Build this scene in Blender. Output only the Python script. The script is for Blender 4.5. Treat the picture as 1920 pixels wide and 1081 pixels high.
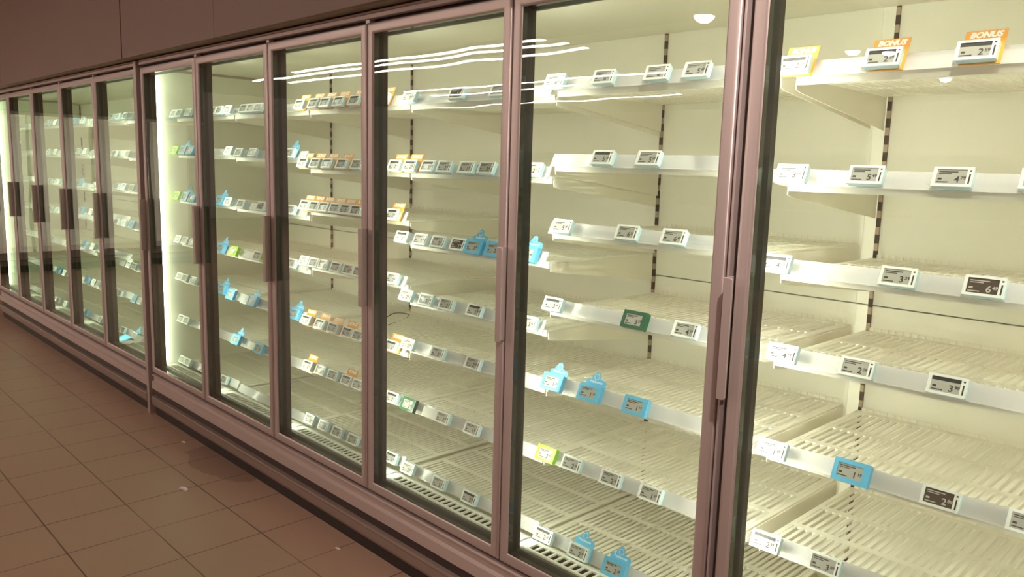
import bpy, bmesh, math
from mathutils import Matrix, Vector

for o in list(bpy.data.objects):
    bpy.data.objects.remove(o, do_unlink=True)
sc = bpy.context.scene
COL = sc.collection

# ------------------------------------------------------------------ camera
cam_d = bpy.data.cameras.new('camera')
cam_d.sensor_width = 36.0
cam_d.lens = 1485.4 / 1920 * 36
cam_d.clip_start = 0.05
cam = bpy.data.objects.new('camera', cam_d)
COL.objects.link(cam)
cam.matrix_world = (Matrix.Translation((4.9195, -1.7163, 1.5738)) @ Matrix.Rotation(0.79989, 4, 'Z')
                    @ Matrix.Rotation(1.41921, 4, 'X') @ Matrix.Rotation(0.02767, 4, 'Z'))
sc.camera = cam
sc.view_settings.view_transform = 'Standard'
sc.view_settings.look = 'None'
sc.view_settings.exposure = 0.0
sc.view_settings.gamma = 1.0
sc.view_settings.use_curve_mapping = False
sc.cycles.diffuse_bounces = 6
sc.cycles.transparent_max_bounces = 24

# ------------------------------------------------------------------ light of the place
LED_POWER = 32.0          # emission of the strips on the door posts
TRACK_POWER = 48.0       # emission of the linear ceiling lights
SPOT_WATT = 270.0
CANOPY_FILL_POWER = 9.0       # emission of the fill strip added under each freezer's top
AISLE_POWER = 30.0       # unseen linear light added over the aisle as fill, also the spotlight lens
world = bpy.data.worlds.new('store_ambient')
sc.world = world
world.use_nodes = True
world.node_tree.nodes['Background'].inputs[0].default_value = (1.0, 0.66, 0.52, 1)
world.node_tree.nodes['Background'].inputs[1].default_value = 0.3


def lamp(name, kind, loc, watt, color, aim=None, **kw):
    d = bpy.data.lights.new(name, kind)
    d.energy = watt
    d.color = color
    for k, v in kw.items():
        setattr(d, k, v)
    o = bpy.data.objects.new(name, d)
    o.location = loc
    if aim is not None:
        o.rotation_euler = (Vector(aim) - Vector(loc)).to_track_quat('-Z', 'Y').to_euler()
    COL.objects.link(o)
    return o


# ------------------------------------------------------------------ materials
def mat(name, col, rough=0.5, metal=0.0, spec=0.5, emit=None, power=0.0, noise=0.0, scale=8.0, bump=0.0, alpha=1.0, stretch=None):
    m = bpy.data.materials.new(name)
    m.use_nodes = True
    nt = m.node_tree
    b = nt.nodes['Principled BSDF']
    b.inputs['Base Color'].default_value = (*col, 1)
    b.inputs['Roughness'].default_value = rough
    b.inputs['Metallic'].default_value = metal
    b.inputs['Specular IOR Level'].default_value = spec
    b.inputs['Alpha'].default_value = alpha
    if emit:
        b.inputs['Emission Color'].default_value = (*emit, 1)
        b.inputs['Emission Strength'].default_value = power
    if noise or bump:
        tc = nt.nodes.new('ShaderNodeTexCoord')
        mp = nt.nodes.new('ShaderNodeMapping')
        if stretch:
            mp.inputs['Scale'].default_value = stretch
        n = nt.nodes.new('ShaderNodeTexNoise')
        n.inputs['Scale'].default_value = scale
        n.inputs['Detail'].default_value = 4
        nt.links.new(tc.outputs['Object'], mp.inputs[0])
        nt.links.new(mp.outputs[0], n.inputs['Vector'])
        if noise:
            r = nt.nodes.new('ShaderNodeMixRGB')
            r.inputs[1].default_value = (*[c * (1 - noise) for c in col], 1)
            r.inputs[2].default_value = (*[min(1, c * (1 + noise)) for c in col], 1)
            nt.links.new(n.outputs['Fac'], r.inputs[0])
            nt.links.new(r.outputs[0], b.inputs['Base Color'])
        if bump:
            bp = nt.nodes.new('ShaderNodeBump')
            bp.inputs['Strength'].default_value = bump
            bp.inputs['Distance'].default_value = 0.01
            nt.links.new(n.outputs['Fac'], bp.inputs['Height'])
            nt.links.new(bp.outputs[0], b.inputs['Normal'])
    return m


def glass_mat(name, tint, ior, wave, scale, rough=0.0, boost=1.0):
    m = bpy.data.materials.new(name)
    m.use_nodes = True
    nt = m.node_tree
    nt.nodes.remove(nt.nodes['Principled BSDF'])
    L = nt.links.new
    geo = nt.nodes.new('ShaderNodeNewGeometry')
    iors = nt.nodes.new('ShaderNodeMix')
    iors.inputs[2].default_value = ior
    iors.inputs[3].default_value = 1 / ior
    L(geo.outputs['Backfacing'], iors.inputs[0])
    fr = nt.nodes.new('ShaderNodeFresnel')
    L(iors.outputs[0], fr.inputs['IOR'])
    mu = nt.nodes.new('ShaderNodeMath')
    mu.operation = 'MULTIPLY'
    mu.use_clamp = True
    mu.inputs[1].default_value = boost
    L(fr.outputs[0], mu.inputs[0])
    tr = nt.nodes.new('ShaderNodeBsdfTransparent')
    tr.inputs[0].default_value = (*tint, 1)
    dt = nt.nodes.new('ShaderNodeVectorMath')
    dt.operation = 'DOT_PRODUCT'
    L(geo.outputs['Incoming'], dt.inputs[0])
    L(geo.outputs['True Normal'], dt.inputs[1])
    ab = nt.nodes.new('ShaderNodeMath')
    ab.operation = 'ABSOLUTE'
    L(dt.outputs['Value'], ab.inputs[0])
    cl = nt.nodes.new('ShaderNodeMath')
    cl.operation = 'MAXIMUM'
    cl.inputs[1].default_value = 0.2
    L(ab.outputs[0], cl.inputs[0])
    iv = nt.nodes.new('ShaderNodeMath')
    iv.operation = 'DIVIDE'
    iv.inputs[0].default_value = 1.0
    L(cl.outputs[0], iv.inputs[1])
    cb = nt.nodes.new('ShaderNodeCombineColor')
    for q in range(3):
        pw = nt.nodes.new('ShaderNodeMath')
        pw.operation = 'POWER'
        pw.inputs[0].default_value = tint[q]
        L(iv.outputs[0], pw.inputs[1])
        L(pw.outputs[0], cb.inputs[q])
    L(cb.outputs[0], tr.inputs[0])
    gl = nt.nodes.new('ShaderNodeBsdfGlossy')
    gl.inputs['Roughness'].default_value = rough
    if wave:
        tc = nt.nodes.new('ShaderNodeTexCoord')
        n = nt.nodes.new('ShaderNodeTexNoise')
        n.inputs['Scale'].default_value = scale
        n.inputs['Detail'].default_value = 1
        bp = nt.nodes.new('ShaderNodeBump')
        bp.inputs['Strength'].default_value = wave
        bp.inputs['Distance'].default_value = 0.01
        L(tc.outputs['Object'], n.inputs['Vector'])
        L(n.outputs['Fac'], bp.inputs['Height'])
        L(bp.outputs[0], gl.inputs['Normal'])
    mx = nt.nodes.new('ShaderNodeMixShader')
    L(mu.outputs[0], mx.inputs[0])
    L(tr.outputs[0], mx.inputs[1])
    L(gl.outputs[0], mx.inputs[2])
    L(mx.outputs[0], nt.nodes['Material Output'].inputs[0])
    return m


def slot_mat():
    """bare steel upright with a ladder of dark slots"""
    m = mat('slotted_steel', (0.55, 0.46, 0.36), 0.45, 0.3)
    nt = m.node_tree
    L = nt.links.new
    tc = nt.nodes.new('ShaderNodeTexCoord')
    sp = nt.nodes.new('ShaderNodeSeparateXYZ')
    L(tc.outputs['Object'], sp.inputs[0])
    a = nt.nodes.new('ShaderNodeMath'); a.operation = 'MULTIPLY'; a.inputs[1].default_value = 1 / 0.05
    f = nt.nodes.new('ShaderNodeMath'); f.operation = 'FRACT'
    g = nt.nodes.new('ShaderNodeMath'); g.operation = 'GREATER_THAN'; g.inputs[1].default_value = 0.45
    L(sp.outputs[2], a.inputs[0]); L(a.outputs[0], f.inputs[0]); L(f.outputs[0], g.inputs[0])
    r = nt.nodes.new('ShaderNodeMixRGB')
    r.inputs[1].default_value = (0.40, 0.32, 0.23, 1)
    r.inputs[2].default_value = (0.06, 0.035, 0.025, 1)
    L(g.outputs[0], r.inputs[0]); L(r.outputs[0], nt.nodes['Principled BSDF'].inputs['Base Color'])
    return m


def floor_mat():
    m = mat('floor_tiles', (0.3, 0.2, 0.15), 0.42)
    nt = m.node_tree
    L = nt.links.new
    b = nt.nodes['Principled BSDF']
    tc = nt.nodes.new('ShaderNodeTexCoord')
    sp = nt.nodes.new('ShaderNodeSeparateXYZ')
    L(tc.outputs['Object'], sp.inputs[0])

    def M(op, a, bb):
        n = nt.nodes.new('ShaderNodeMath')
        n.operation = op
        for i, v in enumerate((a, bb)):
            if v is None:
                continue
            if isinstance(v, (int, float)):
                n.inputs[i].default_value = v
            else:
                L(v, n.inputs[i])
        return n.outputs[0]

    def line(out, off):
        f = M('FRACT', M('DIVIDE', M('SUBTRACT', out, off), 0.331), None)
        d = M('ABSOLUTE', M('SUBTRACT', f, 0.5), None)
        return M('GREATER_THAN', d, 0.5 - 0.0085)
    g = M('MAXIMUM', line(sp.outputs[0], 0.2505 - 331 * 0.331), line(sp.outputs[1], -0.5735 - 331 * 0.331))
    # grout dirt varies
    n1 = nt.nodes.new('ShaderNodeTexNoise'); n1.inputs['Scale'].default_value = 2.2; n1.inputs['Detail'].default_value = 3
    L(tc.outputs['Object'], n1.inputs['Vector'])
    gs = M('MULTIPLY', g, M('MULTIPLY', n1.outputs['Fac'], 1.5))
    n2 = nt.nodes.new('ShaderNodeTexNoise'); n2.inputs['Scale'].default_value = 0.9; n2.inputs['Detail'].default_value = 5
    L(tc.outputs['Object'], n2.inputs['Vector'])
    base = nt.nodes.new('ShaderNodeMixRGB')
    base.inputs[1].default_value = (0.345, 0.225, 0.16, 1)
    base.inputs[2].default_value = (0.42, 0.275, 0.20, 1)
    L(n2.outputs['Fac'], base.inputs[0])
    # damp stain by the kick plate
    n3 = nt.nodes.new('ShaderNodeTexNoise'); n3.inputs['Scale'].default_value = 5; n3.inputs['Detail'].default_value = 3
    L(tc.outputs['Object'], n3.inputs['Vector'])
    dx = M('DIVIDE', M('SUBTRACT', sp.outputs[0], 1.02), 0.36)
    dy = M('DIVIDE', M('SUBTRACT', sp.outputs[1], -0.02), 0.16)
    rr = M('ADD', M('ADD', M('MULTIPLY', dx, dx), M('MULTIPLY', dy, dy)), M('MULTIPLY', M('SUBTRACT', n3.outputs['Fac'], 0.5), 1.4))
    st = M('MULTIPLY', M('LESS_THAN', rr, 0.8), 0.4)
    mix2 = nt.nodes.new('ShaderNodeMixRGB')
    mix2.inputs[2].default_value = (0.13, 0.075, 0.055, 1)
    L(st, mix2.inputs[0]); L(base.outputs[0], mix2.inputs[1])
    mix = nt.nodes.new('ShaderNodeMixRGB')
    mix.inputs[2].default_value = (0.06, 0.032, 0.022, 1)
    L(gs, mix.inputs[0]); L(mix2.outputs[0], mix.inputs[1])
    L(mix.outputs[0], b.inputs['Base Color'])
    return m


M_FRAME = mat('brushed_aluminium', (0.53, 0.450, 0.425), 0.43, 0.5, noise=0.015, scale=30, stretch=(40, 40, 1))
M_FRAME2 = mat('painted_kick_metal', (0.56, 0.465, 0.43), 0.46, 0.3, noise=0.02, scale=3)
M_BLACK = mat('black_rubber', (0.018, 0.014, 0.012), 0.5)
M_MULL = mat('dark_door_post', (0.036, 0.028, 0.022), 0.45, 0.0, spec=0.25)
M_SILL = mat('dark_olive_sill', (0.085, 0.07, 0.045), 0.4)
M_WHITE = mat('cream_lining', (0.86, 0.835, 0.735), 0.45, noise=0.03, scale=3)
M_DECK = mat('cream_shelf_enamel', (0.87, 0.84, 0.745), 0.38)
M_BRACK = mat('cream_bracket_enamel', (0.83, 0.79, 0.69), 0.42, noise=0.05, scale=5)
M_SEAM = mat('panel_seam', (0.34, 0.29, 0.2), 0.6)
M_VENT = mat('white_vent_plastic', (0.86, 0.85, 0.78), 0.28)
M_HOLE = mat('vent_hole_shade', (0.028, 0.018, 0.015), 0.7, spec=0.1)  # near black, shade inside the vent holes put into the colour
M_RAIL = mat('clear_price_rail', (0.86, 0.85, 0.86), 0.14, alpha=0.42)
M_RAILGROOVE = mat('rail_backing', (0.80, 0.76, 0.74), 0.3)
M_RAILLOW = mat('rail_channel', (0.62, 0.60, 0.62), 0.3)
M_LED = mat('led_strip_light', (1, 1, 1), 0.5, emit=(1.0, 0.965, 0.81), power=LED_POWER)
M_CANOPYFILL = mat('canopy_fill_light', (1, 1, 1), 0.5, emit=(1.0, 0.965, 0.81), power=CANOPY_FILL_POWER)
M_GLASS = glass_mat('door_glass', (0.955, 0.988, 0.955), 1.6, 0.07, 3.0)
M_FASCIA = mat('bulkhead_panel', (0.235, 0.15, 0.118), 0.55, noise=0.06, scale=0.8)
M_GAP = mat('dark_seam', (0.07, 0.03, 0.022), 0.7)
M_SOFFIT = mat('soffit_board', (0.33, 0.28, 0.22), 0.6, noise=0.3, scale=2.2)
M_CEIL = mat('store_ceiling', (0.32, 0.27, 0.25), 0.8)
M_FLOOR = floor_mat()
M_BUMPER = mat('grey_bumper', (0.31, 0.235, 0.195), 0.34, 0.3)
M_KICK = mat('dark_recess', (0.055, 0.038, 0.034), 0.5)
M_PLINTH = mat('black_plinth', (0.022, 0.016, 0.014), 0.45)
M_SLOT = slot_mat()
M_TAGSIDE = mat('tag_pale_blue', (0.50, 0.70, 0.78), 0.3)
M_BEZEL = mat('tag_white', (0.86, 0.88, 0.88), 0.28)
M_SCREEN = mat('eink_grey', (0.44, 0.43, 0.40), 0.22)
M_SCREEND = mat('eink_dark', (0.10, 0.075, 0.065), 0.2)
M_INK = mat('eink_ink', (0.04, 0.035, 0.035), 0.5)
M_INKL = mat('eink_pale_ink', (0.50, 0.47, 0.43), 0.5)
M_BLUE = mat('tag_blue', (0.10, 0.42, 0.74), 0.3)
M_BLUEC = mat('card_blue', (0.13, 0.50, 0.83), 0.35)
M_LIME = mat('tag_lime_green', (0.33, 0.66, 0.04), 0.3)
M_GREEN = mat('tag_dark_green', (0.015, 0.11, 0.05), 0.25)
M_ORANGE = mat('card_orange', (0.92, 0.37, 0.035), 0.4)
M_PRINT = mat('white_print', (0.95, 0.95, 0.92), 0.5)
M_PAPER = mat('white_paper', (0.88, 0.87, 0.84), 0.6)
M_CABLE = mat('black_cable', (0.03, 0.025, 0.022), 0.5)
M_TRACK = mat('linear_lamp', (1, 1, 1), 0.5, emit=(1.0, 0.80, 0.68), power=TRACK_POWER)
M_AISLE = mat('aisle_fill_and_spot', (1, 1, 1), 0.5, emit=(1.0, 0.78, 0.64), power=AISLE_POWER)  # for the added aisle fill line and the aisle spotlight's lens
M_TRACKB = mat('lamp_housing', (0.2, 0.18, 0.17), 0.5, 0.4)
M_GONDOLA = mat('dark_gondola', (0.09, 0.055, 0.045), 0.5)
M_RED = mat('red_panel', (0.42, 0.04, 0.025), 0.5)


# ------------------------------------------------------------------ mesh helpers
def smooth(me, ang=0.75):
    for p in me.polygons:
        p.use_smooth = True
    me.set_sharp_from_angle(angle=ang)


class MB:
    """collects boxes, prisms and loops; build() links them as ONE mesh object"""
    def __init__(s):
        s.v, s.f, s.mi = [], [], []

    def add(s, verts, faces, mi=0):
        b = len(s.v)
        s.v += [tuple(v) for v in verts]
        s.f += [tuple(i + b for i in f) for f in faces]
        s.mi += [mi] * len(faces)
        return s

    def box(s, x0, x1, y0, y1, z0, z1, mi=0):
        v = [(x, y, z) for x in (x0, x1) for y in (y0, y1) for z in (z0, z1)]
        return s.add(v, [(0, 1, 3, 2), (4, 6, 7, 5), (0, 4, 5, 1), (2, 3, 7, 6), (0, 2, 6, 4), (1, 5, 7, 3)], mi)

    def prism_x(s, prof, x0, x1, mi=0):
        """(y, z) outline pulled along x"""
        n = len(prof)
        v = [(x0, y, z) for y, z in prof] + [(x1, y, z) for y, z in prof]
        f = [(i, (i + 1) % n, n + (i + 1) % n, n + i) for i in range(n)]
        return s.add(v, f + [tuple(range(n - 1, -1, -1)), tuple(range(n, 2 * n))], mi)

    def prism_y(s, prof, y0, y1, mi=0):
        """(x, z) outline pulled along y"""
        n = len(prof)
        v = [(x, y0, z) for x, z in prof] + [(x, y1, z) for x, z in prof]
        f = [(i, n + i, n + (i + 1) % n, (i + 1) % n) for i in range(n)]
        return s.add(v, f + [tuple(range(n)), tuple(range(2 * n - 1, n - 1, -1))], mi)

    def frame(s, x0, x1, z0, z1, prof, mi=0, closed=True):
        """(inset, y) profile run round a rectangle with mitred corners"""
        n = len(prof)
        v = []
        for c in range(4):
            for d, y in prof:
                v.append(((x0 + d) if c in (0, 3) else (x1 - d), y, (z0 + d) if c in (0, 1) else (z1 - d)))
        f = []
        m = n if closed else n - 1
        for c in range(4):
            e = (c + 1) % 4
            for i in range(m):
                j = (i + 1) % n
                f.append((c * n + i, e * n + i, e * n + j, c * n + j))
        return s.add(v, f, mi)

    def mesh(s, name, mats):
        me = bpy.data.meshes.new(name)
        me.from_pydata(s.v, [], s.f)
        for m in (mats if isinstance(mats, (list, tuple)) else [mats]):
            me.materials.append(m)
        me.polygons.foreach_set('material_index', s.mi)
        me.update()
        bm = bmesh.new()
        bm.from_mesh(me)
        bmesh.ops.recalc_face_normals(bm, faces=bm.faces)
        bm.to_mesh(me)
        bm.free()
        return me

    def build(s, name, mats, parent=None, loc=(0, 0, 0)):
        return obj(name, s.mesh(name, mats), parent, loc)


def obj(name, me, parent=None, loc=(0, 0, 0)):
    o = bpy.data.objects.new(name, me)
    o.location = loc
    if parent is not None:
        o.parent = parent
    COL.objects.link(o)
    return o


def bev(o, w=0.002, seg=2):
    m = o.modifiers.new('soft_edges', 'BEVEL')
    m.width = w
    m.segments = seg
    m.limit_method = 'ANGLE'
    return o


def thing(name, label, cat, loc=(0, 0, 0), group=None, rot=None):
    o = bpy.data.objects.new(name, None)
    o.empty_display_size = 0.05
    o.location = loc
    if rot:
        o.rotation_euler = rot
    o['label'] = label
    o['category'] = cat
    if group:
        o['group'] = group
    COL.objects.link(o)
    return o


def tag(o, label, cat, group=None):
    o['label'] = label
    o['category'] = cat
    if group:
        o['group'] = group
    return o


def struct(o):
    o['kind'] = 'structure'
    return o


FONT_CACHE = {}


def text_mesh(txt, size, bold=0.0, shear=0.0, align='LEFT'):
    """flat letters in the x-z plane facing -y"""
    key = (txt, size, bold, shear, align)
    if key in FONT_CACHE:
        return FONT_CACHE[key]
    c = bpy.data.curves.new('letters', 'FONT')
    c.body = txt
    c.size = size
    c.offset = bold
    c.shear = shear
    c.align_x = align
    c.align_y = 'CENTER'
    c.resolution_u = 3
    o = bpy.data.objects.new('letters', c)
    COL.objects.link(o)
    dg = bpy.context.evaluated_depsgraph_get()
    me = bpy.data.meshes.new_from_object(o.evaluated_get(dg))
    vs = [(v.co.x, 0.0, v.co.y) for v in me.vertices]
    fs = [tuple(p.vertices) for p in me.polygons]
    bpy.data.objects.remove(o, do_unlink=True)
    bpy.data.curves.remove(c)
    bpy.data.meshes.remove(me)
    FONT_CACHE[key] = (vs, fs)
    return FONT_CACHE[key]


def put_text(mb, txt, size, x, y, z, **kw):
    vs, fs = text_mesh(txt, size, **kw)
    return mb.add([(a + x, y, c + z) for a, b, c in vs], fs)
TAGS = {
 '6': {
  1: (1.835, [(3.952, 'o'), (4.163, 'o'), (4.355, 'o')]),
  2: (1.571, [(3.967, 'w'), (4.15, 'w'), (4.336, 'w'), (4.503, 'w')]),
  3: (1.343, [(3.943, 'w'), (4.244, 'w'), (4.421, 'd')]),
  4: (1.115, [(3.98, 'w'), (4.171, 'w'), (4.371, 'w')]),
  5: (0.856, [(3.973, 'w'), (4.182, 'b'), (4.383, 'd'), (4.556, 'w')]),
  6: (0.599, [(3.976, 'w'), (4.138, 'w')]),
 },
 '5': {
  1: (1.841, [(3.149, 'w'), (3.348, 'w'), (3.542, 'w'), (3.672, 'w')]),
  2: (1.603, [(3.357, 'w'), (3.528, 'w')]),
  3: (1.384, [(3.202, 'w'), (3.464, 'w'), (3.629, 'w')]),
  4: (1.126, [(3.174, 'w'), (3.508, 'G'), (3.687, 'w')]),
  5: (0.865, [(3.184, 'B'), (3.345, 'B'), (3.527, 'b')]),
  6: (0.61, [(3.167, 'g'), (3.283, 'w'), (3.447, 'w'), (3.599, 'w')]),
  7: (0.319, [(3.168, 'w'), (3.327, 'W'), (3.477, 'B')]),
 },
 '4': {
  1: (1.825, [(2.382, 'w'), (2.666, 'd'), (2.887, 'w')]),
  2: (1.562, [(2.389, 'o'), (2.503, 'w'), (2.602, 'w'), (2.727, 'w'), (2.833, 'w'), (3.062, 'w')]),
  3: (1.28, [(2.339, 'w'), (2.461, 'w'), (2.571, 'w'), (2.687, 'd'), (2.767, 'B'), (2.884, 'b'), (3.048, 'B')]),
  4: (1.047, [(2.371, 'w'), (2.499, 'w'), (2.624, 'w'), (2.786, 'w'), (3.064, 'w')]),
  5: (0.849, [(2.384, 'w'), (2.576, 'w'), (2.783, 'w')]),
  6: (0.598, [(2.391, 'G'), (2.521, 'p'), (2.612, 'w'), (2.785, 'w')]),
  7: (0.325, [(2.39, 'w'), (2.594, 'w'), (2.778, 'w')]),
 },
 '3': {
  1: (1.827, [(1.539, 'o'), (1.663, 'o'), (1.764, 'o'), (1.873, 'o'), (1.994, 'o'), (2.2, 'o')]),
  2: (1.561, [(1.562, 'o'), (1.672, 'o'), (1.777, 'o'), (1.896, 'o'), (2.013, 'w'), (2.286, 'o')]),
  3: (1.366, [(1.572, 'o'), (1.659, 'o'), (1.743, 'o'), (1.837, 'o'), (1.92, 'o'), (2.004, 'o'), (2.273, 'o')]),
  4: (1.104, [(1.565, 'w'), (1.653, 'w'), (1.738, 'w'), (1.843, 'w'), (1.944, 'w'), (2.011, 'w'), (2.275, 'w')]),
  5: (0.821, [(1.574, 'o'), (1.701, 'o'), (1.813, 'o'), (1.933, 'o'), (2.019, 'w'), (2.27, 'o')]),
  6: (0.6, [(1.584, 'o'), (1.702, 'w'), (1.81, 'w'), (1.927, 'o'), (2.018, 'w'), (2.275, 'w')]),
  7: (0.336, [(1.598, 'w'), (1.726, 'w'), (1.844, 'w'), (1.978, 'w'), (2.273, 'w')]),
 },
 '2': {
  1: (1.826, [(0.969, 'w'), (1.046, 'w'), (1.133, 'w')]),
  2: (1.605, [(0.902, 'w'), (1.059, 'w'), (1.443, 'W')]),
  3: (1.337, [(0.913, 'w'), (1.046, 'p'), (1.134, 'd'), (1.445, 'w')]),
  4: (1.079, [(0.816, 'g'), (0.986, 'p'), (1.088, 'w'), (1.141, 'g'), (1.443, 'w')]),
  5: (0.834, [(0.762, 'b'), (1.016, 'B'), (1.462, 'B')]),
  6: (0.59, [(0.814, 'B'), (0.98, 'p'), (1.084, 'b')]),
  7: (0.318, []),
 },
 '1': {
  1: (1.827, [(0.004, 'w'), (0.11, 'w'), (0.265, 'w'), (0.597, 'w'), (0.678, 'w'), (0.789, 'w')]),
  2: (1.613, [(-0.024, 'g'), (0.17, 'B'), (0.278, 'b'), (0.782, 'w')]),
  3: (1.342, [(0.024, 'g'), (0.178, 'B'), (0.286, 'b'), (0.653, 'B'), (0.759, 'w')]),
  4: (1.08, [(-0.001, 'w'), (0.155, 'w'), (0.265, 'w'), (0.649, 'B')]),
  5: (0.851, [(0.003, 'w'), (0.127, 'w'), (0.261, 'd'), (0.648, 'B')]),
  6: (0.588, [(-0.021, 'w'), (0.112, 'w')]),
  7: (0.327, [(-0.02, 'w'), (0.106, 'w'), (0.643, 'w')]),
 },
 'L5': {
  1: (1.835, [(-1.052, 'w'), (-0.922, 'w'), (-0.775, 'w'), (-0.664, 'w')]),
  2: (1.586, [(-1.032, 'w'), (-0.768, 'w')]),
  3: (1.362, [(-1.009, 'w'), (-0.87, 'w'), (-0.715, 'w')]),
  4: (1.112, [(-1.056, 'w'), (-0.904, 'w'), (-0.746, 'b')]),
  5: (0.828, [(-1.015, 'p'), (-0.836, 'w'), (-0.732, 'w')]),
  6: (0.599, [(-1.051, 'w'), (-0.759, 'b'), (-0.657, 'w')]),
  7: (0.335, [(-1.019, 'w'), (-0.782, 'W')]),
 },
 'L4': {
  1: (1.827, [(-1.896, 'b'), (-1.699, 'w')]),
  2: (1.599, [(-1.858, 'w'), (-1.686, 'w')]),
  3: (1.362, [(-1.846, 'b')]),
  4: (1.146, [(-1.831, 'b'), (-1.61, 'w')]),
  5: (0.883, [(-1.822, 'b'), (-1.616, 'w')]),
  6: (0.608, [(-1.8, 'b'), (-1.635, 'w'), (-1.522, 'w')]),
  7: (0.334, [(-1.864, 'b'), (-1.526, 'w')]),
 },
 'L3': {
  1: (1.827, [(-2.649, 'w'), (-2.415, 'w')]),
  2: (1.59, [(-2.669, 'w'), (-2.464, 'w')]),
  3: (1.347, [(-2.674, 'w'), (-2.483, 'w')]),
  4: (1.113, [(-2.676, 'w'), (-2.485, 'w')]),
  5: (0.852, [(-2.699, 'w')]),
  6: (0.59, [(-2.594, 'b'), (-2.406, 'w')]),
  7: (0.324, [(-2.648, 'w'), (-2.427, 'w')]),
 },
}
# ------------------------------------------------------------------ the setting
W = 0.78
DOOR_Z0, DOOR_Z1 = 0.27, 2.085
BACK = 0.79
XL0, XL1 = -3.977, -0.077        # far freezer
XM0, XM1 = 0.0, 3.9              # near freezer
XR0 = 3.927                      # third freezer beyond the near one

struct(MB().box(-16, 8, -18, 1.0, -0.05, 0).build('floor', M_FLOOR))
struct(MB().box(-16, 8, -18, 1.0, 3.3, 3.4).build('ceiling', M_CEIL))
struct(MB().box(-9, 8, 0.86, 1.0, 0, 3.3).build('wall_back', M_FASCIA))
struct(MB().box(-8.2, -8.0, -3.4, 0.86, 0, 3.3).build('wall_left', M_FASCIA))
# bulkhead above the doors, in panels
for k, (a, b) in enumerate(((-8.0, -3.0), (-2.996, -0.052), (-0.036, 1.1985), (1.2005, 4.6), (4.602, 8.0))):
    bev(struct(MB().box(a, b, -0.078, -0.058, 2.13, 3.3).build('trim_%d' % (k + 1), M_FASCIA)), 0.002)
struct(MB().box(-8.0, 8.0, -0.056, 0.02, 2.145, 3.3).build('trim_6', M_GAP))
struct(MB().box(-8.0, 8.0, -0.055, 0.85, 2.133, 2.144).build('trim_7', M_SOFFIT))


# ------------------------------------------------------------------ freezers
def door_profile():
    return [(0.0, 0.036), (0.0, 0.008), (0.0008, 0.0045), (0.003, 0.002), (0.0065, 0.0005), (0.012, 0.0), (0.029, 0.0005), (0.0335, 0.002), (0.0375, 0.0065), (0.030, 0.007), (0.030, 0.036)]


def add_door(cab, x0, x1, ox):
    a, b = x0 - ox, x1 - ox
    d = MB().frame(a, b, DOOR_Z0 + 0.003, DOOR_Z1, door_profile()).build('door', M_FRAME, cab)
    smooth(d.data)
    MB().box(a + 0.0376, b - 0.0376, 0.0068, 0.026, DOOR_Z0 + 0.0406, DOOR_Z1 - 0.0376).build('glass_pane', M_GLASS, d)
    # rubber seal behind the frame
    MB().frame(a, b, DOOR_Z0 + 0.003, DOOR_Z1, [(0.0305, 0.0075), (0.0375, 0.0070), (0.0375, 0.029), (0.043, 0.046), (0.043, 0.052), (0.006, 0.052), (0.006, 0.0365), (0.0305, 0.0365)]).build('door_seal', M_BLACK, d)
    h = MB()
    hx0, hx1, z0, z1 = a - 0.008, a + 0.016, 1.025, 1.327
    r = 0.007
    h.prism_y([(hx0, z0), (hx1 - r, z0), (hx1 - 0.002, z0 + 0.002), (hx1, z0 + r), (hx1, z1 - r), (hx1 - 0.002, z1 - 0.002), (hx1 - r, z1), (hx0, z1)], -0.036, -0.031)
    h.box(hx0, hx0 + 0.005, -0.0315, 0.004, z0, z1)
    bev(h.build('handle', M_FRAME, d), 0.0015)
    return d


def add_mullion(cab, xa, xb, led=True):
    m = bev(MB().box(xa, xb, 0.054, 0.080, 0.285, 2.07).build('door_post', M_MULL, cab), 0.002)
    c = (xa + xb) / 2
    w = min(0.012, (xb - xa) / 2 - 0.004)
    MB().box(c - w, c + w, 0.0803, 0.0825, 0.32, 2.04).build('led_strip', M_LED, m)
    return m


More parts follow.
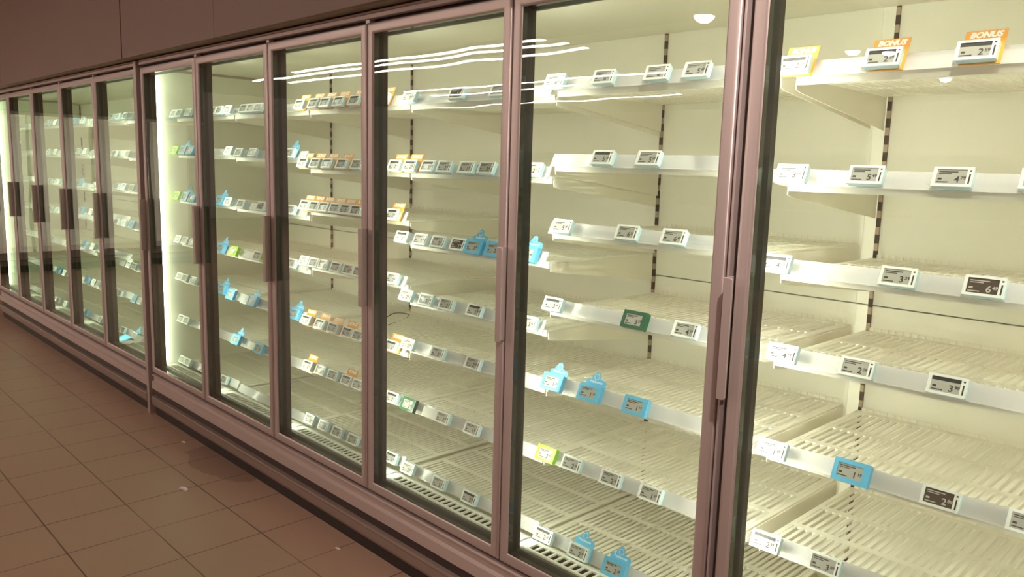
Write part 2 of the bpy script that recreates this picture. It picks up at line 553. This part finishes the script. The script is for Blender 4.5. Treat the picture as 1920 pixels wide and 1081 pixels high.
def freezer(name, label, x0, x1, doors, post_w, ends):
    """x0..x1 inside run, doors = list of (left, right)"""
    cab = thing(name, label, 'freezer', (x0, 0, 0))
    L = x1 - x0
    third = x0 > 3.5
    # cream lining
    b = MB()
    zs = [0.24, 0.62, 1.178, 2.10]
    for za, zb in zip(zs[:-1], zs[1:]):
        b.box(0, L, BACK + 0.008, BACK + 0.02, za + 0.002, zb - 0.002)
    b.build('back_panel', M_WHITE, cab)
    MB().box(0, L, BACK + 0.021, BACK + 0.03, 0.24, 2.10).build('back_shell', M_SEAM, cab)
    MB().prism_x([(0.06, 2.093), (0.70, 2.093), (BACK + 0.007, 2.078), (BACK + 0.007, 2.12), (0.06, 2.12)], 0, L).build('ceiling_panel', M_WHITE, cab)
    MB().box(0, L, 0.105, BACK + 0.007, 0.235, 0.25).build('base_tray', M_WHITE, cab)
    for s in ends:
        e = -0.028 if s < 0 else L
        MB().box(e, e + 0.028, 0.056, BACK + 0.03, 0.02, 2.125).build('end_panel', M_FRAME2, cab)
        e = 0.0 if s < 0 else L - 0.006
        MB().box(e, e + 0.006, 0.085, BACK + 0.006, 0.252, 2.077).build('end_lining', M_WHITE, cab)
    # slotted uprights behind the shelf ends
    for k in range(len(doors) + 1):
        x = max(k * W, 0.012) + (0.034 if third else 0)
        if x > L - 0.02:
            continue
        MB().box(x - 0.0055, x + 0.0055, BACK - 0.001, BACK + 0.0078, 0.26, 2.076).build('slotted_upright', M_SLOT, cab)
    # dark frame the doors close on
    MB().box(0, L, 0.054, 0.084, 2.048, 2.0925).build('header_frame', M_SILL, cab)
    MB().box(0.03, L - 0.03, 0.088, 0.118, 2.086, 2.0925).build('canopy_fill_light', M_CANOPYFILL, cab)  # strip light added to even out the interior beside the post LEDs
    MB().prism_x([(0.054, 0.262), (0.0865, 0.262), (0.0865, 0.299), (0.081, 0.3005), (0.054, 0.288)], 0, L).build('sill_frame', M_SILL, cab)
    for a, c in post_w:
        add_mullion(cab, a - x0, c - x0)
    for a, c in doors:
        add_door(cab, a, c, x0)
    # rail above the doors
    xa, xb = doors[0][0] - x0 - 0.003, doors[-1][1] - x0 + 0.003
    r = MB()
    r.prism_x([(0.001, 2.099), (-0.002, 2.101), (-0.002, 2.112), (0.002, 2.1135), (0.002, 2.116), (-0.004, 2.118), (-0.004, 2.125), (0.004, 2.127), (0.053, 2.127), (0.053, 2.121), (0.02, 2.099)], xa, xb)
    r.build('top_rail', M_FRAME2, cab)
    MB().box(xa, xb, 0.030, 0.0525, 2.0875, 2.1205).build('hinge_channel', M_BLACK, cab)
    for a, c in doors[1:]:
        MB().box(a - x0 - 0.014, a - x0 + 0.010, 0.004, 0.0295, 2.0862, 2.0985).build('hinge_block', M_FRAME2, cab)
    # base below the doors
    MB().prism_x([(0.004, 0.258), (-0.001, 0.2555), (-0.001, 0.251), (0.010, 0.247), (0.010, 0.220), (-0.004, 0.214), (-0.004, 0.170), (0.004, 0.167), (0.053, 0.167), (0.053, 0.258)], xa, xb).build('base_ledge', M_FRAME2, cab)
    MB().box(xa, xb, 0.014, 0.05, 0.061, 0.1665).build('recess_panel', M_KICK, cab)
    MB().prism_x([(0.0135, 0.124), (-0.004, 0.124), (-0.009, 0.1215), (-0.011, 0.116), (-0.009, 0.110), (-0.009, 0.078), (-0.005, 0.066), (0.001, 0.062), (0.0135, 0.062)], xa + 0.006, xb - 0.006).build('bumper', M_BUMPER, cab)
    MB().box(xa, xb, 0.016, 0.045, 0.0, 0.0605).build('plinth', M_PLINTH, cab)
    return cab


def doors_of(x0, n, a0=0.004):
    out = []
    for k in range(n):
        out.append((x0 + k * W + (a0 if k else a0), x0 + (k + 1) * W - 0.004))
    return out


def posts_of(x0, n, first, last):
    out = [first]
    for k in range(1, n):
        out.append((x0 + k * W - 0.025, x0 + k * W + 0.025))
    return out + [last]


freezer('upright_freezer', 'five-door upright freezer standing beyond the tall divider post', XL0, XL1, doors_of(XL0, 5),
        posts_of(XL0, 5, (XL0 + 0.007, XL0 + 0.03), (XL1 - 0.03, XL1 - 0.007)), (-1, 1))
freezer('upright_freezer', 'five-door upright freezer starting at the tall divider post', XM0, XM1, doors_of(XM0, 5),
        posts_of(XM0, 5, (XM0 + 0.007, XM0 + 0.03), (XM1 - 0.03, XM1)), (-1,))
D6 = [(XR0, XR0 + W - 0.004), (XR0 + W + 0.004, XR0 + 2 * W - 0.004)]
freezer('upright_freezer', 'upright freezer cut off by the frame edge with three BONUS cards up top', XM1 + 0.0005, XM1 + 0.0005 + 1.6, D6,
        [(XM1 + 0.001, XR0 + 0.038), (XR0 + W - 0.025, XR0 + W + 0.025), (XR0 + 2 * W - 0.03, XR0 + 2 * W)], (1,))
# slim cover strip in the joint between the two near freezers
tag(bev(MB().box(XM1 + 0.004, XM1 + 0.0105, 0.001, 0.052, 0.262, 2.086).build('joint_strip', M_FRAME), 0.0015),
    'slim vertical metal strip in the joint between two freezers', 'cover strip')
tag(bev(MB().box(-0.0765, -0.0395, -0.008, 0.0545, 0.0, 2.128).build('divider_post', M_FRAME), 0.002),
    'tall metal divider post reaching the floor between two freezers', 'post')

# ------------------------------------------------------------------ words for labels
ORD = ['first', 'second', 'third', 'fourth', 'fifth', 'sixth', 'seventh', 'eighth']
ROWW = {1: 'top', 2: 'second', 3: 'third', 4: 'fourth', 5: 'fifth', 6: 'sixth', 7: 'bottom'}


def bay_words(b):
    if b[0] == 'L':
        return '%s farside bay' % ORD[5 - int(b[1])]
    return '%s nearside bay' % ORD[int(b) - 1]


def bay_x(b):
    if b[0] == 'L':
        return XL0 + (int(b[1]) - 1) * W
    return XM0 + (int(b) - 1) * W + (0.035 if b == '6' else 0)


# ------------------------------------------------------------------ shelves (built once, copied)
SL = W - 0.0035
def deck_mesh():
    m = MB()
    n = 35
    p = (SL - 0.03) / n
    for k in range(n):
        x = 0.015 + (k + 0.5) * p
        m.box(x - 0.0055, x + 0.0055, 0.23, BACK - 0.03, -0.005, 0.0)
    for a, b in ((0.212, 0.232), (0.37, 0.395), (0.545, 0.57), (BACK - 0.035, BACK - 0.0065)):
        m.box(0.004, SL - 0.004, a, b, -0.0055, 0.0005)
    for a in (0.004, SL - 0.019):
        m.box(a, a + 0.015, 0.2325, BACK - 0.036, -0.0052, 0.0003)
    # notched upstand at the back, folded lip in front
    for k in range(n):
        x = 0.015 + (k + 0.5) * p
        m.box(x - 0.007, x + 0.007, BACK - 0.0085, BACK - 0.0065, 0.0006, 0.012)
    m.box(0.004, SL - 0.004, 0.207, 0.2115, -0.022, 0.0005)
    m.box(0.004, SL - 0.004, 0.2117, 0.222, -0.022, -0.0195)
    return m.mesh('deck', M_DECK)


def rail_mesh():
    m = MB()
    m.prism_x([(0.2035, 0.034), (0.2055, 0.033), (0.1890, -0.002), (0.187, -0.006), (0.1820, -0.006), (0.1850, -0.002)], 0.004, SL - 0.004)
    return m.mesh('price_rail', M_RAIL)


def groove_mesh():
    m = MB()
    m.prism_x([(0.2066, 0.031), (0.2069, 0.0185), (0.2035, 0.0185)], 0.006, SL - 0.006)
    m.prism_x([(0.2015, 0.018), (0.2068, 0.018), (0.1985, 0.002), (0.1945, 0.002)], 0.006, SL - 0.006, 1)
    n = 26
    for k in range(n):
        x = 0.02 + k * (SL - 0.04) / (n - 1)
        m.box(x - 0.007, x + 0.007, 0.1962, 0.1975, 0.007, 0.0095, 2)
    return m.mesh('rail_backing', [M_RAILGROOVE, M_RAILLOW, M_SEAM])


def bracket_mesh(side):
    m = MB()
    x = 0.0 if side < 0 else SL - 0.0025
    prof = [(0.213, -0.0062), (0.213, -0.032), (0.235, -0.038), (BACK - 0.006, -0.105), (BACK - 0.006, -0.0062)]
    n = len(prof)
    v = [(x, y, z) for y, z in prof] + [(x + 0.0025, y, z) for y, z in prof]
    f = [(i, (i + 1) % n, n + (i + 1) % n, n + i) for i in range(n)]
    m.add(v, f + [tuple(range(n - 1, -1, -1)), tuple(range(n, 2 * n))])
    return m.mesh('bracket', M_BRACK)


ME_DECK, ME_RAIL, ME_GROOVE = deck_mesh(), rail_mesh(), groove_mesh()
ME_BL, ME_BR = bracket_mesh(-1), bracket_mesh(1)


def vent_mesh():
    m = MB()
    a, b = 0.004, SL - 0.004
    # front nose and sloping back, with cross bars between the slots
    m.prism_x([(0.0875, 0.285), (0.0875, 0.300), (0.0895, 0.3045), (0.0945, 0.3065), (0.0945, 0.285)], a, b)
    m.prism_x([(0.1355, 0.297), (0.1355, 0.3065), (0.150, 0.3045), (0.174, 0.2945), (0.182, 0.280)], a, b)
    n = 22
    p = (SL - 0.10) / n
    x = 0.05
    m.box(a, x, 0.0941, 0.1359, 0.297, 0.3063)
    for k in range(n):
        m.box(x + 0.0222, x + p, 0.0941, 0.1359, 0.3005, 0.3063)
        x += p
    m.box(x, b, 0.0941, 0.1359, 0.297, 0.3063)
    return m.mesh('cover', M_VENT)


ME_VENT = vent_mesh()
mb = MB()
mb.box(0.051, SL - 0.051, 0.0948, 0.1352, 0.2985, 0.3003)  # dark plate under the bars, stands in for shade in the slots
ME_VENTD = mb.mesh('slot_shade', M_HOLE)

ROWZ = {}
BAYS = ['L1', 'L2', 'L3', 'L4', 'L5', '1', '2', '3', '4', '5', '6']
DEFZ = {1: 1.83, 2: 1.59, 3: 1.355, 4: 1.11, 5: 0.85, 6: 0.592, 7: 0.322}
for b in BAYS:
    for r in range(1, 8):
        ROWZ[b, r] = TAGS[b][r][0] if b in TAGS and r in TAGS[b] else DEFZ[r]

for b in BAYS:
    bx = bay_x(b) + 0.00175
    for r in range(1, 8):
        z = ROWZ[b, r] - 0.016
        s = thing('freezer_shelf', 'cream slotted freezer shelf, %s level, %s from divider post' % (ROWW[r], bay_words(b)), 'shelf', (bx, 0, z), 'freezer shelves')
        obj('deck', ME_DECK, s)
        obj('rail_backing', ME_GROOVE, obj('price_rail', ME_RAIL, s))
        if r < 7:
            obj('bracket', ME_BL, s)
            obj('bracket', ME_BR, s)
    v = thing('vent_grille', 'white air vent cover with dark slots, %s from divider post' % bay_words(b), 'vent', (bx, 0, 0), 'air vent covers')
    obj('cover', ME_VENT, v)
    obj('slot_shade_plate', ME_VENTD, v)

# ------------------------------------------------------------------ price tags
def rbox(w, h, y0, y1, r=0.004):
    pts = []
    for cx, cz, a0 in ((w / 2 - r, h / 2 - r, 0), (-w / 2 + r, h / 2 - r, 90), (-w / 2 + r, -h / 2 + r, 180), (w / 2 - r, -h / 2 + r, 270)):
        for k in range(4):
            a = math.radians(a0 + k * 30)
            pts.append((cx + r * math.cos(a), cz + r * math.sin(a)))
    return pts[::-1]


def body_mesh(name, w, h, m):
    return MB().prism_y(rbox(w, h, 0, 0), -0.009, 0.004).mesh(name, m)


def bezel_mesh(name, w, h, l, rr, t, bt, m, marks):
    b = MB()
    # four bars round the screen window
    b.box(-w / 2, -w / 2 + l, -0.0125, -0.0092, -h / 2, h / 2)
    b.box(w / 2 - rr, w / 2, -0.0125, -0.0092, -h / 2, h / 2)
    b.box(-w / 2 + l, w / 2 - rr, -0.0125, -0.0092, h / 2 - t, h / 2)
    b.box(-w / 2 + l, w / 2 - rr, -0.0125, -0.0092, -h / 2, -h / 2 + bt)
    if marks:
        b.box(w / 2 - rr * 0.62, w / 2 - rr * 0.36, -0.0128, -0.0126, -h * 0.36, h * 0.14, 1)
        b.box(w / 2 - rr * 0.66, w / 2 - rr * 0.32, -0.0128, -0.0126, h * 0.26, h * 0.34, 1)
    return b.mesh(name, [m, M_INK])


TW, TH = 0.080, 0.046
SW = (-TW / 2 + 0.007, TW / 2 - 0.0125, -TH / 2 + 0.006, TH / 2 - 0.006)
KINDS = {}
for key, side, front, w, h in (('w', M_TAGSIDE, M_BEZEL, TW, TH), ('b', M_BLUE, M_BLUEC, 0.088, 0.056), ('g', M_LIME, M_LIME, 0.084, 0.052), ('G', M_GREEN, M_GREEN, 0.088, 0.054)):
    if key == 'w':
        bz = bezel_mesh('bezel', w, h, 0.007, 0.0125, 0.006, 0.006, front, True)
    else:
        dx, dz = (w - TW) / 2, (h - TH) / 2
        bz = bezel_mesh('bezel', w, h, 0.007 + dx, 0.0125 + dx, 0.006 + dz, 0.006 + dz, front, False)
    KINDS[key] = (body_mesh('holder', w, h, side), bz)
ME_SCR = {k: MB().box(SW[0], SW[1], -0.0105, -0.0091, SW[2], SW[3]).mesh('screen', m) for k, m in (('w', M_SCREEN), ('d', M_SCREEND))}
INK = {}


def ink_mesh(price, kind, header):
    key = (price, kind, header)
    if key in INK:
        return INK[key]
    m = MB()
    y = -0.0108
    x0, x1, z0, z1 = SW
    if header:
        m.box(x0, x1, y, -0.0106, z1 - 0.0085, z1 - 0.0002)
    else:
        m.box(x0 + 0.004, x0 + 0.042, y, -0.0106, z1 - 0.0065, z1 - 0.0042)
        m.box(x0 + 0.004, x0 + 0.030, y, -0.0106, z1 - 0.0105, z1 - 0.0087)
    m.box(x0 + 0.004, x0 + 0.012, y, -0.0106, z0 + 0.010, z0 + 0.0145)
    m.box(x0 + 0.003, x0 + 0.026, y, -0.0106, z0 + 0.0035, z0 + 0.0058)
    a, c = price
    put_text(m, a, 0.021, x1 - 0.0235, y, z0 + 0.0105, bold=0.0004)
    if c:
        put_text(m, c, 0.0105, x1 - 0.0115, y, z0 + 0.0145, bold=0.0003)
    me = m.mesh('price_text', M_INKL if kind == 'd' else M_INK)
    INK[key] = me
    return me


ME_CARDO = MB().box(-0.034, 0.046, 0.0045, 0.0058, -0.026, 0.055).mesh('promo_card', M_ORANGE)
m_ = MB()
put_text(m_, 'BONUS', 0.0185, 0.006, 0.0042, 0.0435, bold=0.0011, shear=0.2, align='CENTER')
ME_BONUS = m_.mesh('card_lettering', M_PRINT)


def crown():
    pts = [(-0.040, -0.02), (-0.040, 0.041), (-0.036, 0.046), (-0.021, 0.047)]
    pts = [(-0.036, -0.02), (-0.036, 0.040), (-0.030, 0.046), (-0.019, 0.047), (-0.016, 0.058), (-0.0115, 0.0605)]
    for k in range(9):
        a = math.radians(150 - k * 15)
        pts.append((0.001 + 0.0135 * math.cos(a), 0.058 + 0.0135 * math.sin(a)))
    pts += [(0.0155, 0.052), (0.028, 0.049), (0.040, 0.047), (0.044, 0.041), (0.044, -0.02)]
    return pts


ME_CARDB = MB().prism_y(crown(), 0.0045, 0.0058).mesh('promo_card', M_BLUEC)
m_ = MB()
for k in range(20):
    a, b_ = 2 * math.pi * k / 20, 2 * math.pi * (k + 1) / 20
    q = []
    for rr, an in ((0.0085, a), (0.0098, a), (0.0098, b_), (0.0085, b_)):
        q.append((0.001 + rr * math.cos(an), 0.0042, 0.056 + rr * math.sin(an)))
    m_.add(q, [(0, 1, 2, 3)])
put_text(m_, 'Prijsfavoriet', 0.0105, 0.004, 0.0042, 0.0395, shear=0.15, bold=0.0002, align='CENTER')
ME_CROWN = m_.mesh('card_lettering', M_PRINT)
ME_STRIP = MB().box(-0.05, 0.05, -0.001, 0.0004, -0.019, 0.019).mesh('paper_strip', M_PAPER)

PRICES = {('6', 1): ['2 59', '2 59', '2 59'], ('6', 2): ['3 99', '5 49', '4 79', '3 29'], ('6', 3): ['4 29', '3 39', '6 49'], ('6', 4): ['4 19', '2 09', '3 99'],
          ('6', 5): ['1 09', '1 19', '2 89', '1 99'], ('6', 6): ['2 39', '3 09'], ('5', 1): ['6 29', '6 49', '6 29', '5 49'], ('5', 2): ['5 19', '5 69'],
          ('5', 3): ['5 99', '6 29', '6 49'], ('5', 4): ['3 69', '3 29', '4 29'], ('5', 5): ['1 29', '1 19', '1 19'], ('5', 6): ['2 29', '2 49', '2 29', '1 69'],
          ('5', 7): ['2 29', '2 79', '2 29']}
CYCLE = ['2 49', '3 19', '2 99', '1 89', '3 49', '2 19']
COLW = {'w': 'white', 'd': 'dark-screened', 'o': 'orange-topped', 'b': 'blue', 'B': 'blue crowned', 'W': 'blue-topped', 'g': 'lime', 'G': 'dark green'}
TILT = math.radians(-25)
n_ = 0
for b in BAYS:
    for r in sorted(TAGS.get(b, {})):
        z, lst = TAGS[b][r]
        last = -99
        for i, (x, k) in enumerate(lst):
            wid = {'p': 0.102}.get(k, 0.090 if k in 'bBG' else 0.082)
            if b == '1' and i == 0:
                x = max(x, 0.052)
            if i and x - last < (wid + lw) / 2:
                x = last + (wid + lw) / 2
            last, lw = x, wid
            where = '%s from far end, %s shelf, %s from divider post' % (ORD[i], ROWW[r], bay_words(b))
            if k == 'p':
                t = thing('price_strip', 'blank white strip, ' + where, 'price strip', (x, 0.181, z), 'shelf price tags', (TILT, 0, 0))
                obj('paper_strip', ME_STRIP, t)
                continue
            t = thing('price_tag', '%s price tag, %s' % (COLW[k], where), 'price tag', (x, 0.176, z + 0.004), 'shelf price tags', (TILT, 0, 0))
            fk = {'d': 'w', 'o': 'w', 'W': 'w', 'B': 'b'}.get(k, k)
            obj('holder', KINDS[fk][0], t)
            obj('bezel', KINDS[fk][1], t)
            s = obj('screen', ME_SCR['d' if k == 'd' else 'w'], t)
            pr = PRICES.get((b, r), CYCLE)
            pr = pr[i % len(pr)].split()
            n_ += 1
            obj('price_text', ink_mesh((pr[0], pr[1]), 'd' if k == 'd' else 'w', k == 'o' or (k == 'w' and n_ % 5 == 0)), s)
            if k == 'o':
                obj('card_lettering', ME_BONUS, obj('promo_card', ME_CARDO, t))
            elif k in 'BW':
                obj('card_lettering', ME_CROWN, obj('promo_card', ME_CARDB, t))

# ------------------------------------------------------------------ loose things
c = MB().box(-0.05, 0.05, -0.0006, 0.0006, -0.03, 0.03).build('fallen_card', M_BLUEC)
c.location = (-0.86, 0.125, 0.320); c.rotation_euler = (math.radians(-70), 0.1, 0.1)
tag(c, 'blue promo card lying on the vent beside the divider post', 'card')
for (x, y, z, rx, lab) in ((-0.66, 0.148, 0.342, -30, 'white paper leaning on the bottom rail beside the divider post'),
                           (-0.72, 0.100, 0.316, -75, 'white paper slip hanging over the vent beside the divider post')):
    c = MB().prism_y([(-0.045, -0.02), (-0.01, -0.03), (0.05, -0.012), (0.045, 0.025), (-0.03, 0.03)], -0.0005, 0.0005).build('paper_slip', M_PAPER)
    c.location = (x, y, z); c.rotation_euler = (math.radians(rx), 0, 0.2)
    tag(c, lab, 'paper')
pts = [Vector(p_) for p_ in ((1.88, 0.30, 0.804), (1.82, 0.42, 0.828), (1.75, 0.56, 0.845), (1.68, 0.70, 0.806), (1.80, 0.50, 0.804), (1.86, 0.34, 0.804))]
fine = []
for k in range(len(pts) - 1):
    p0, p1, p2, p3 = pts[max(k - 1, 0)], pts[k], pts[k + 1], pts[min(k + 2, len(pts) - 1)]
    for q in range(6):
        u = q / 6
        fine.append(0.5 * ((2 * p1) + (p2 - p0) * u + (2 * p0 - 5 * p1 + 4 * p2 - p3) * u * u + (3 * p1 - p0 - 3 * p2 + p3) * u ** 3))
fine.append(pts[-1])
wv, wf = [], []
for k, p_ in enumerate(fine):
    d_ = (fine[min(k + 1, len(fine) - 1)] - fine[max(k - 1, 0)]).normalized()
    a_ = d_.cross(Vector((0, 0, 1))).normalized()
    b_ = d_.cross(a_)
    for q in range(6):
        an = q * math.pi / 3
        wv.append(p_ + (a_ * math.cos(an) + b_ * math.sin(an)) * 0.0022)
    if k:
        for q in range(6):
            wf.append(((k - 1) * 6 + q, (k - 1) * 6 + (q + 1) % 6, k * 6 + (q + 1) % 6, k * 6 + q))
w_ = MB().add(wv, wf).build('loose_wire', M_CABLE)
tag(w_, 'loose dark wire lying on a shelf in the third nearside bay', 'wire')
for (x, y, s, lab) in ((1.245, -0.31, 0.03, 'small white scrap on a floor tile joint'), (0.60, -0.055, 0.016, 'pale crumb of ice at the foot of the plinth'), (2.24, -0.075, 0.014, 'tiny pale crumb on the floor close to the bumper')):
    c = MB().prism_y([(-s, 0.0), (s * 0.9, 0.0), (s, s * 0.2), (0.2 * s, s * 0.4), (-0.8 * s, s * 0.25)], -s * 0.18, s * 0.18).build('floor_scrap', M_PAPER)
    c.location = (x, y, 0.0002); c.rotation_euler = (0, 0, 0.25)
    tag(c, lab, 'litter')

# ------------------------------------------------------------------ rest of the store, seen in the glass
lights = 0
for (y, x0, x1, word) in ((-6.0, -9.2, -2.6, 'row beside the big round spotlight'), (-6.35, -11.5, -2.5, 'second row out from the freezers'), (-6.9, -11.0, -2.6, 'third row out from the freezers'),
                    (-9.6, -10.5, -3.2, 'fourth row out from the freezers'), (-10.6, -10.8, -6.0, 'fifth row out from the freezers'), (-13.4, -14.0, -5.5, 'row farthest from the freezers'),
                    (-2.7, -2.5, 7.5, 'added over the aisle to brighten it')):  # last row does not show in the glass, added to light floor and frames
    t = thing('linear_ceiling_light', 'long white linear ceiling light, ' + word, 'ceiling light', ((x0 + x1) / 2, y, 3.24), 'linear ceiling lights')
    L = x1 - x0
    MB().box(-L / 2, L / 2, -0.05, 0.05, 0.012, 0.05).build('housing', M_TRACKB, t)
    MB().box(-L / 2, L / 2, -0.04, 0.04, 0.0, 0.0115).build('diffuser', M_AISLE if y > -3 else M_TRACK, t)
SPOTS = ((4.9, -1.0, 0.06, 'round spotlight above the aisle by the freezers'), (0.175, -5.50, 0.11, 'large round spotlight above the open floor'), (0.33, -8.68, 0.09, 'round spotlight over the far shelving, second of its group'),
         (0.017, -9.68, 0.09, 'round spotlight over the far shelving, deepest of its group'), (0.65, -9.04, 0.08, 'round spotlight over the far shelving, first of its group'), (0.35, -12.17, 0.1, 'lone round spotlight at the far end of the store'))
for i, (x, y, R_, lab) in enumerate(SPOTS):
    t = thing('ceiling_spotlight', lab, 'spotlight', (x, y, 3.3), 'ceiling spotlights')
    me = MB()
    seg = 20
    ring = [(R_ * math.cos(2 * math.pi * k / seg), R_ * math.sin(2 * math.pi * k / seg)) for k in range(seg)]
    me.add([(a, b_, -0.14) for a, b_ in ring] + [(a, b_, 0) for a, b_ in ring],
           [(k, (k + 1) % seg, seg + (k + 1) % seg, seg + k) for k in range(seg)])
    me.build('can', M_TRACKB, t)
    lv, lf = [(0, 0, -0.14 - R_ * 0.7)], []
    for q in range(1, 4):
        an = q * math.pi / 6.5
        lv += [(a * 0.95 * math.sin(an), b_ * 0.95 * math.sin(an), -0.14 - R_ * 0.7 * math.cos(an)) for a, b_ in ring]
    for k in range(seg):
        lf.append((0, 1 + k, 1 + (k + 1) % seg))
        for q in range(2):
            lf.append((1 + q * seg + k, 1 + (q + 1) * seg + k, 1 + (q + 1) * seg + (k + 1) % seg, 1 + q * seg + (k + 1) % seg))
    MB().add(lv, lf).build('lens', M_AISLE if i == 0 else M_TRACK, t)
    if i == 0:
        lamp('spot_lamp', 'SPOT', (x, y, 3.07), SPOT_WATT, (1.0, 0.82, 0.74), (4.05, 0.0, 1.9), spot_size=math.radians(60), spot_blend=1.0, shadow_soft_size=0.05)

# shelving run across the open floor, dark with a red band
g = thing('gondola', 'dark shelving run with a red lower band facing the freezers', 'shelving', (0.5, -4.6, 0))
MB().box(-4.0, 4.0, -0.35, -0.3, 0.0, 1.75).build('back_board', M_GONDOLA, g)
MB().box(-4.0, 4.0, -0.28, 0.25, 0.25, 0.52).build('red_band', M_RED, g)
MB().box(-4.0, 4.0, -0.28, 0.2, 0.0, 0.245).build('plinth', M_PLINTH, g)
for z in (0.9, 1.25, 1.6):
    MB().box(-4.0, 4.0, -0.295, 0.1, z, z + 0.03).build('shelf_board', M_GONDOLA, g)
# end-of-aisle freezer turning the corner
e = thing('corner_freezer', 'freezer run across the end of the aisle with lit interior', 'freezer', (-7.2, -1.8, 0))
MB().box(-0.75, -0.7, -1.6, 1.6, 0.25, 2.12).build('lit_back', M_WHITE, e)
MB().box(-0.75, 0.0, -1.6, 1.6, 0.2, 0.27).build('base_tray', M_FRAME2, e)
MB().box(-0.75, 0.0, -1.6, 1.6, 2.08, 2.12).build('top_board', M_WHITE, e)
MB().box(-0.03, 0.0, -1.6, 1.6, 0.17, 0.2).build('ledge', M_FRAME2, e)
MB().box(0.0, 0.05, -1.6, 1.6, 0.10, 0.16).build('bumper', M_BUMPER, e)
MB().box(-0.2, -0.06, -1.6, 1.6, 0.0, 0.165).build('plinth', M_PLINTH, e)
for k in range(5):
    MB().box(-0.03, 0.0, -1.6 + k * 0.78, -1.56 + k * 0.78, 0.271, 2.079).build('door_post', M_FRAME, e)
for k in range(5):
    MB().box(-0.036, -0.0305, -1.59 + k * 0.78, -1.57 + k * 0.78, 0.3, 2.05).build('led_strip', M_LED, e)
struct(MB().box(-7.95, -7.2, -3.4, -0.2, 2.13, 3.3).build('trim_8', M_FASCIA))
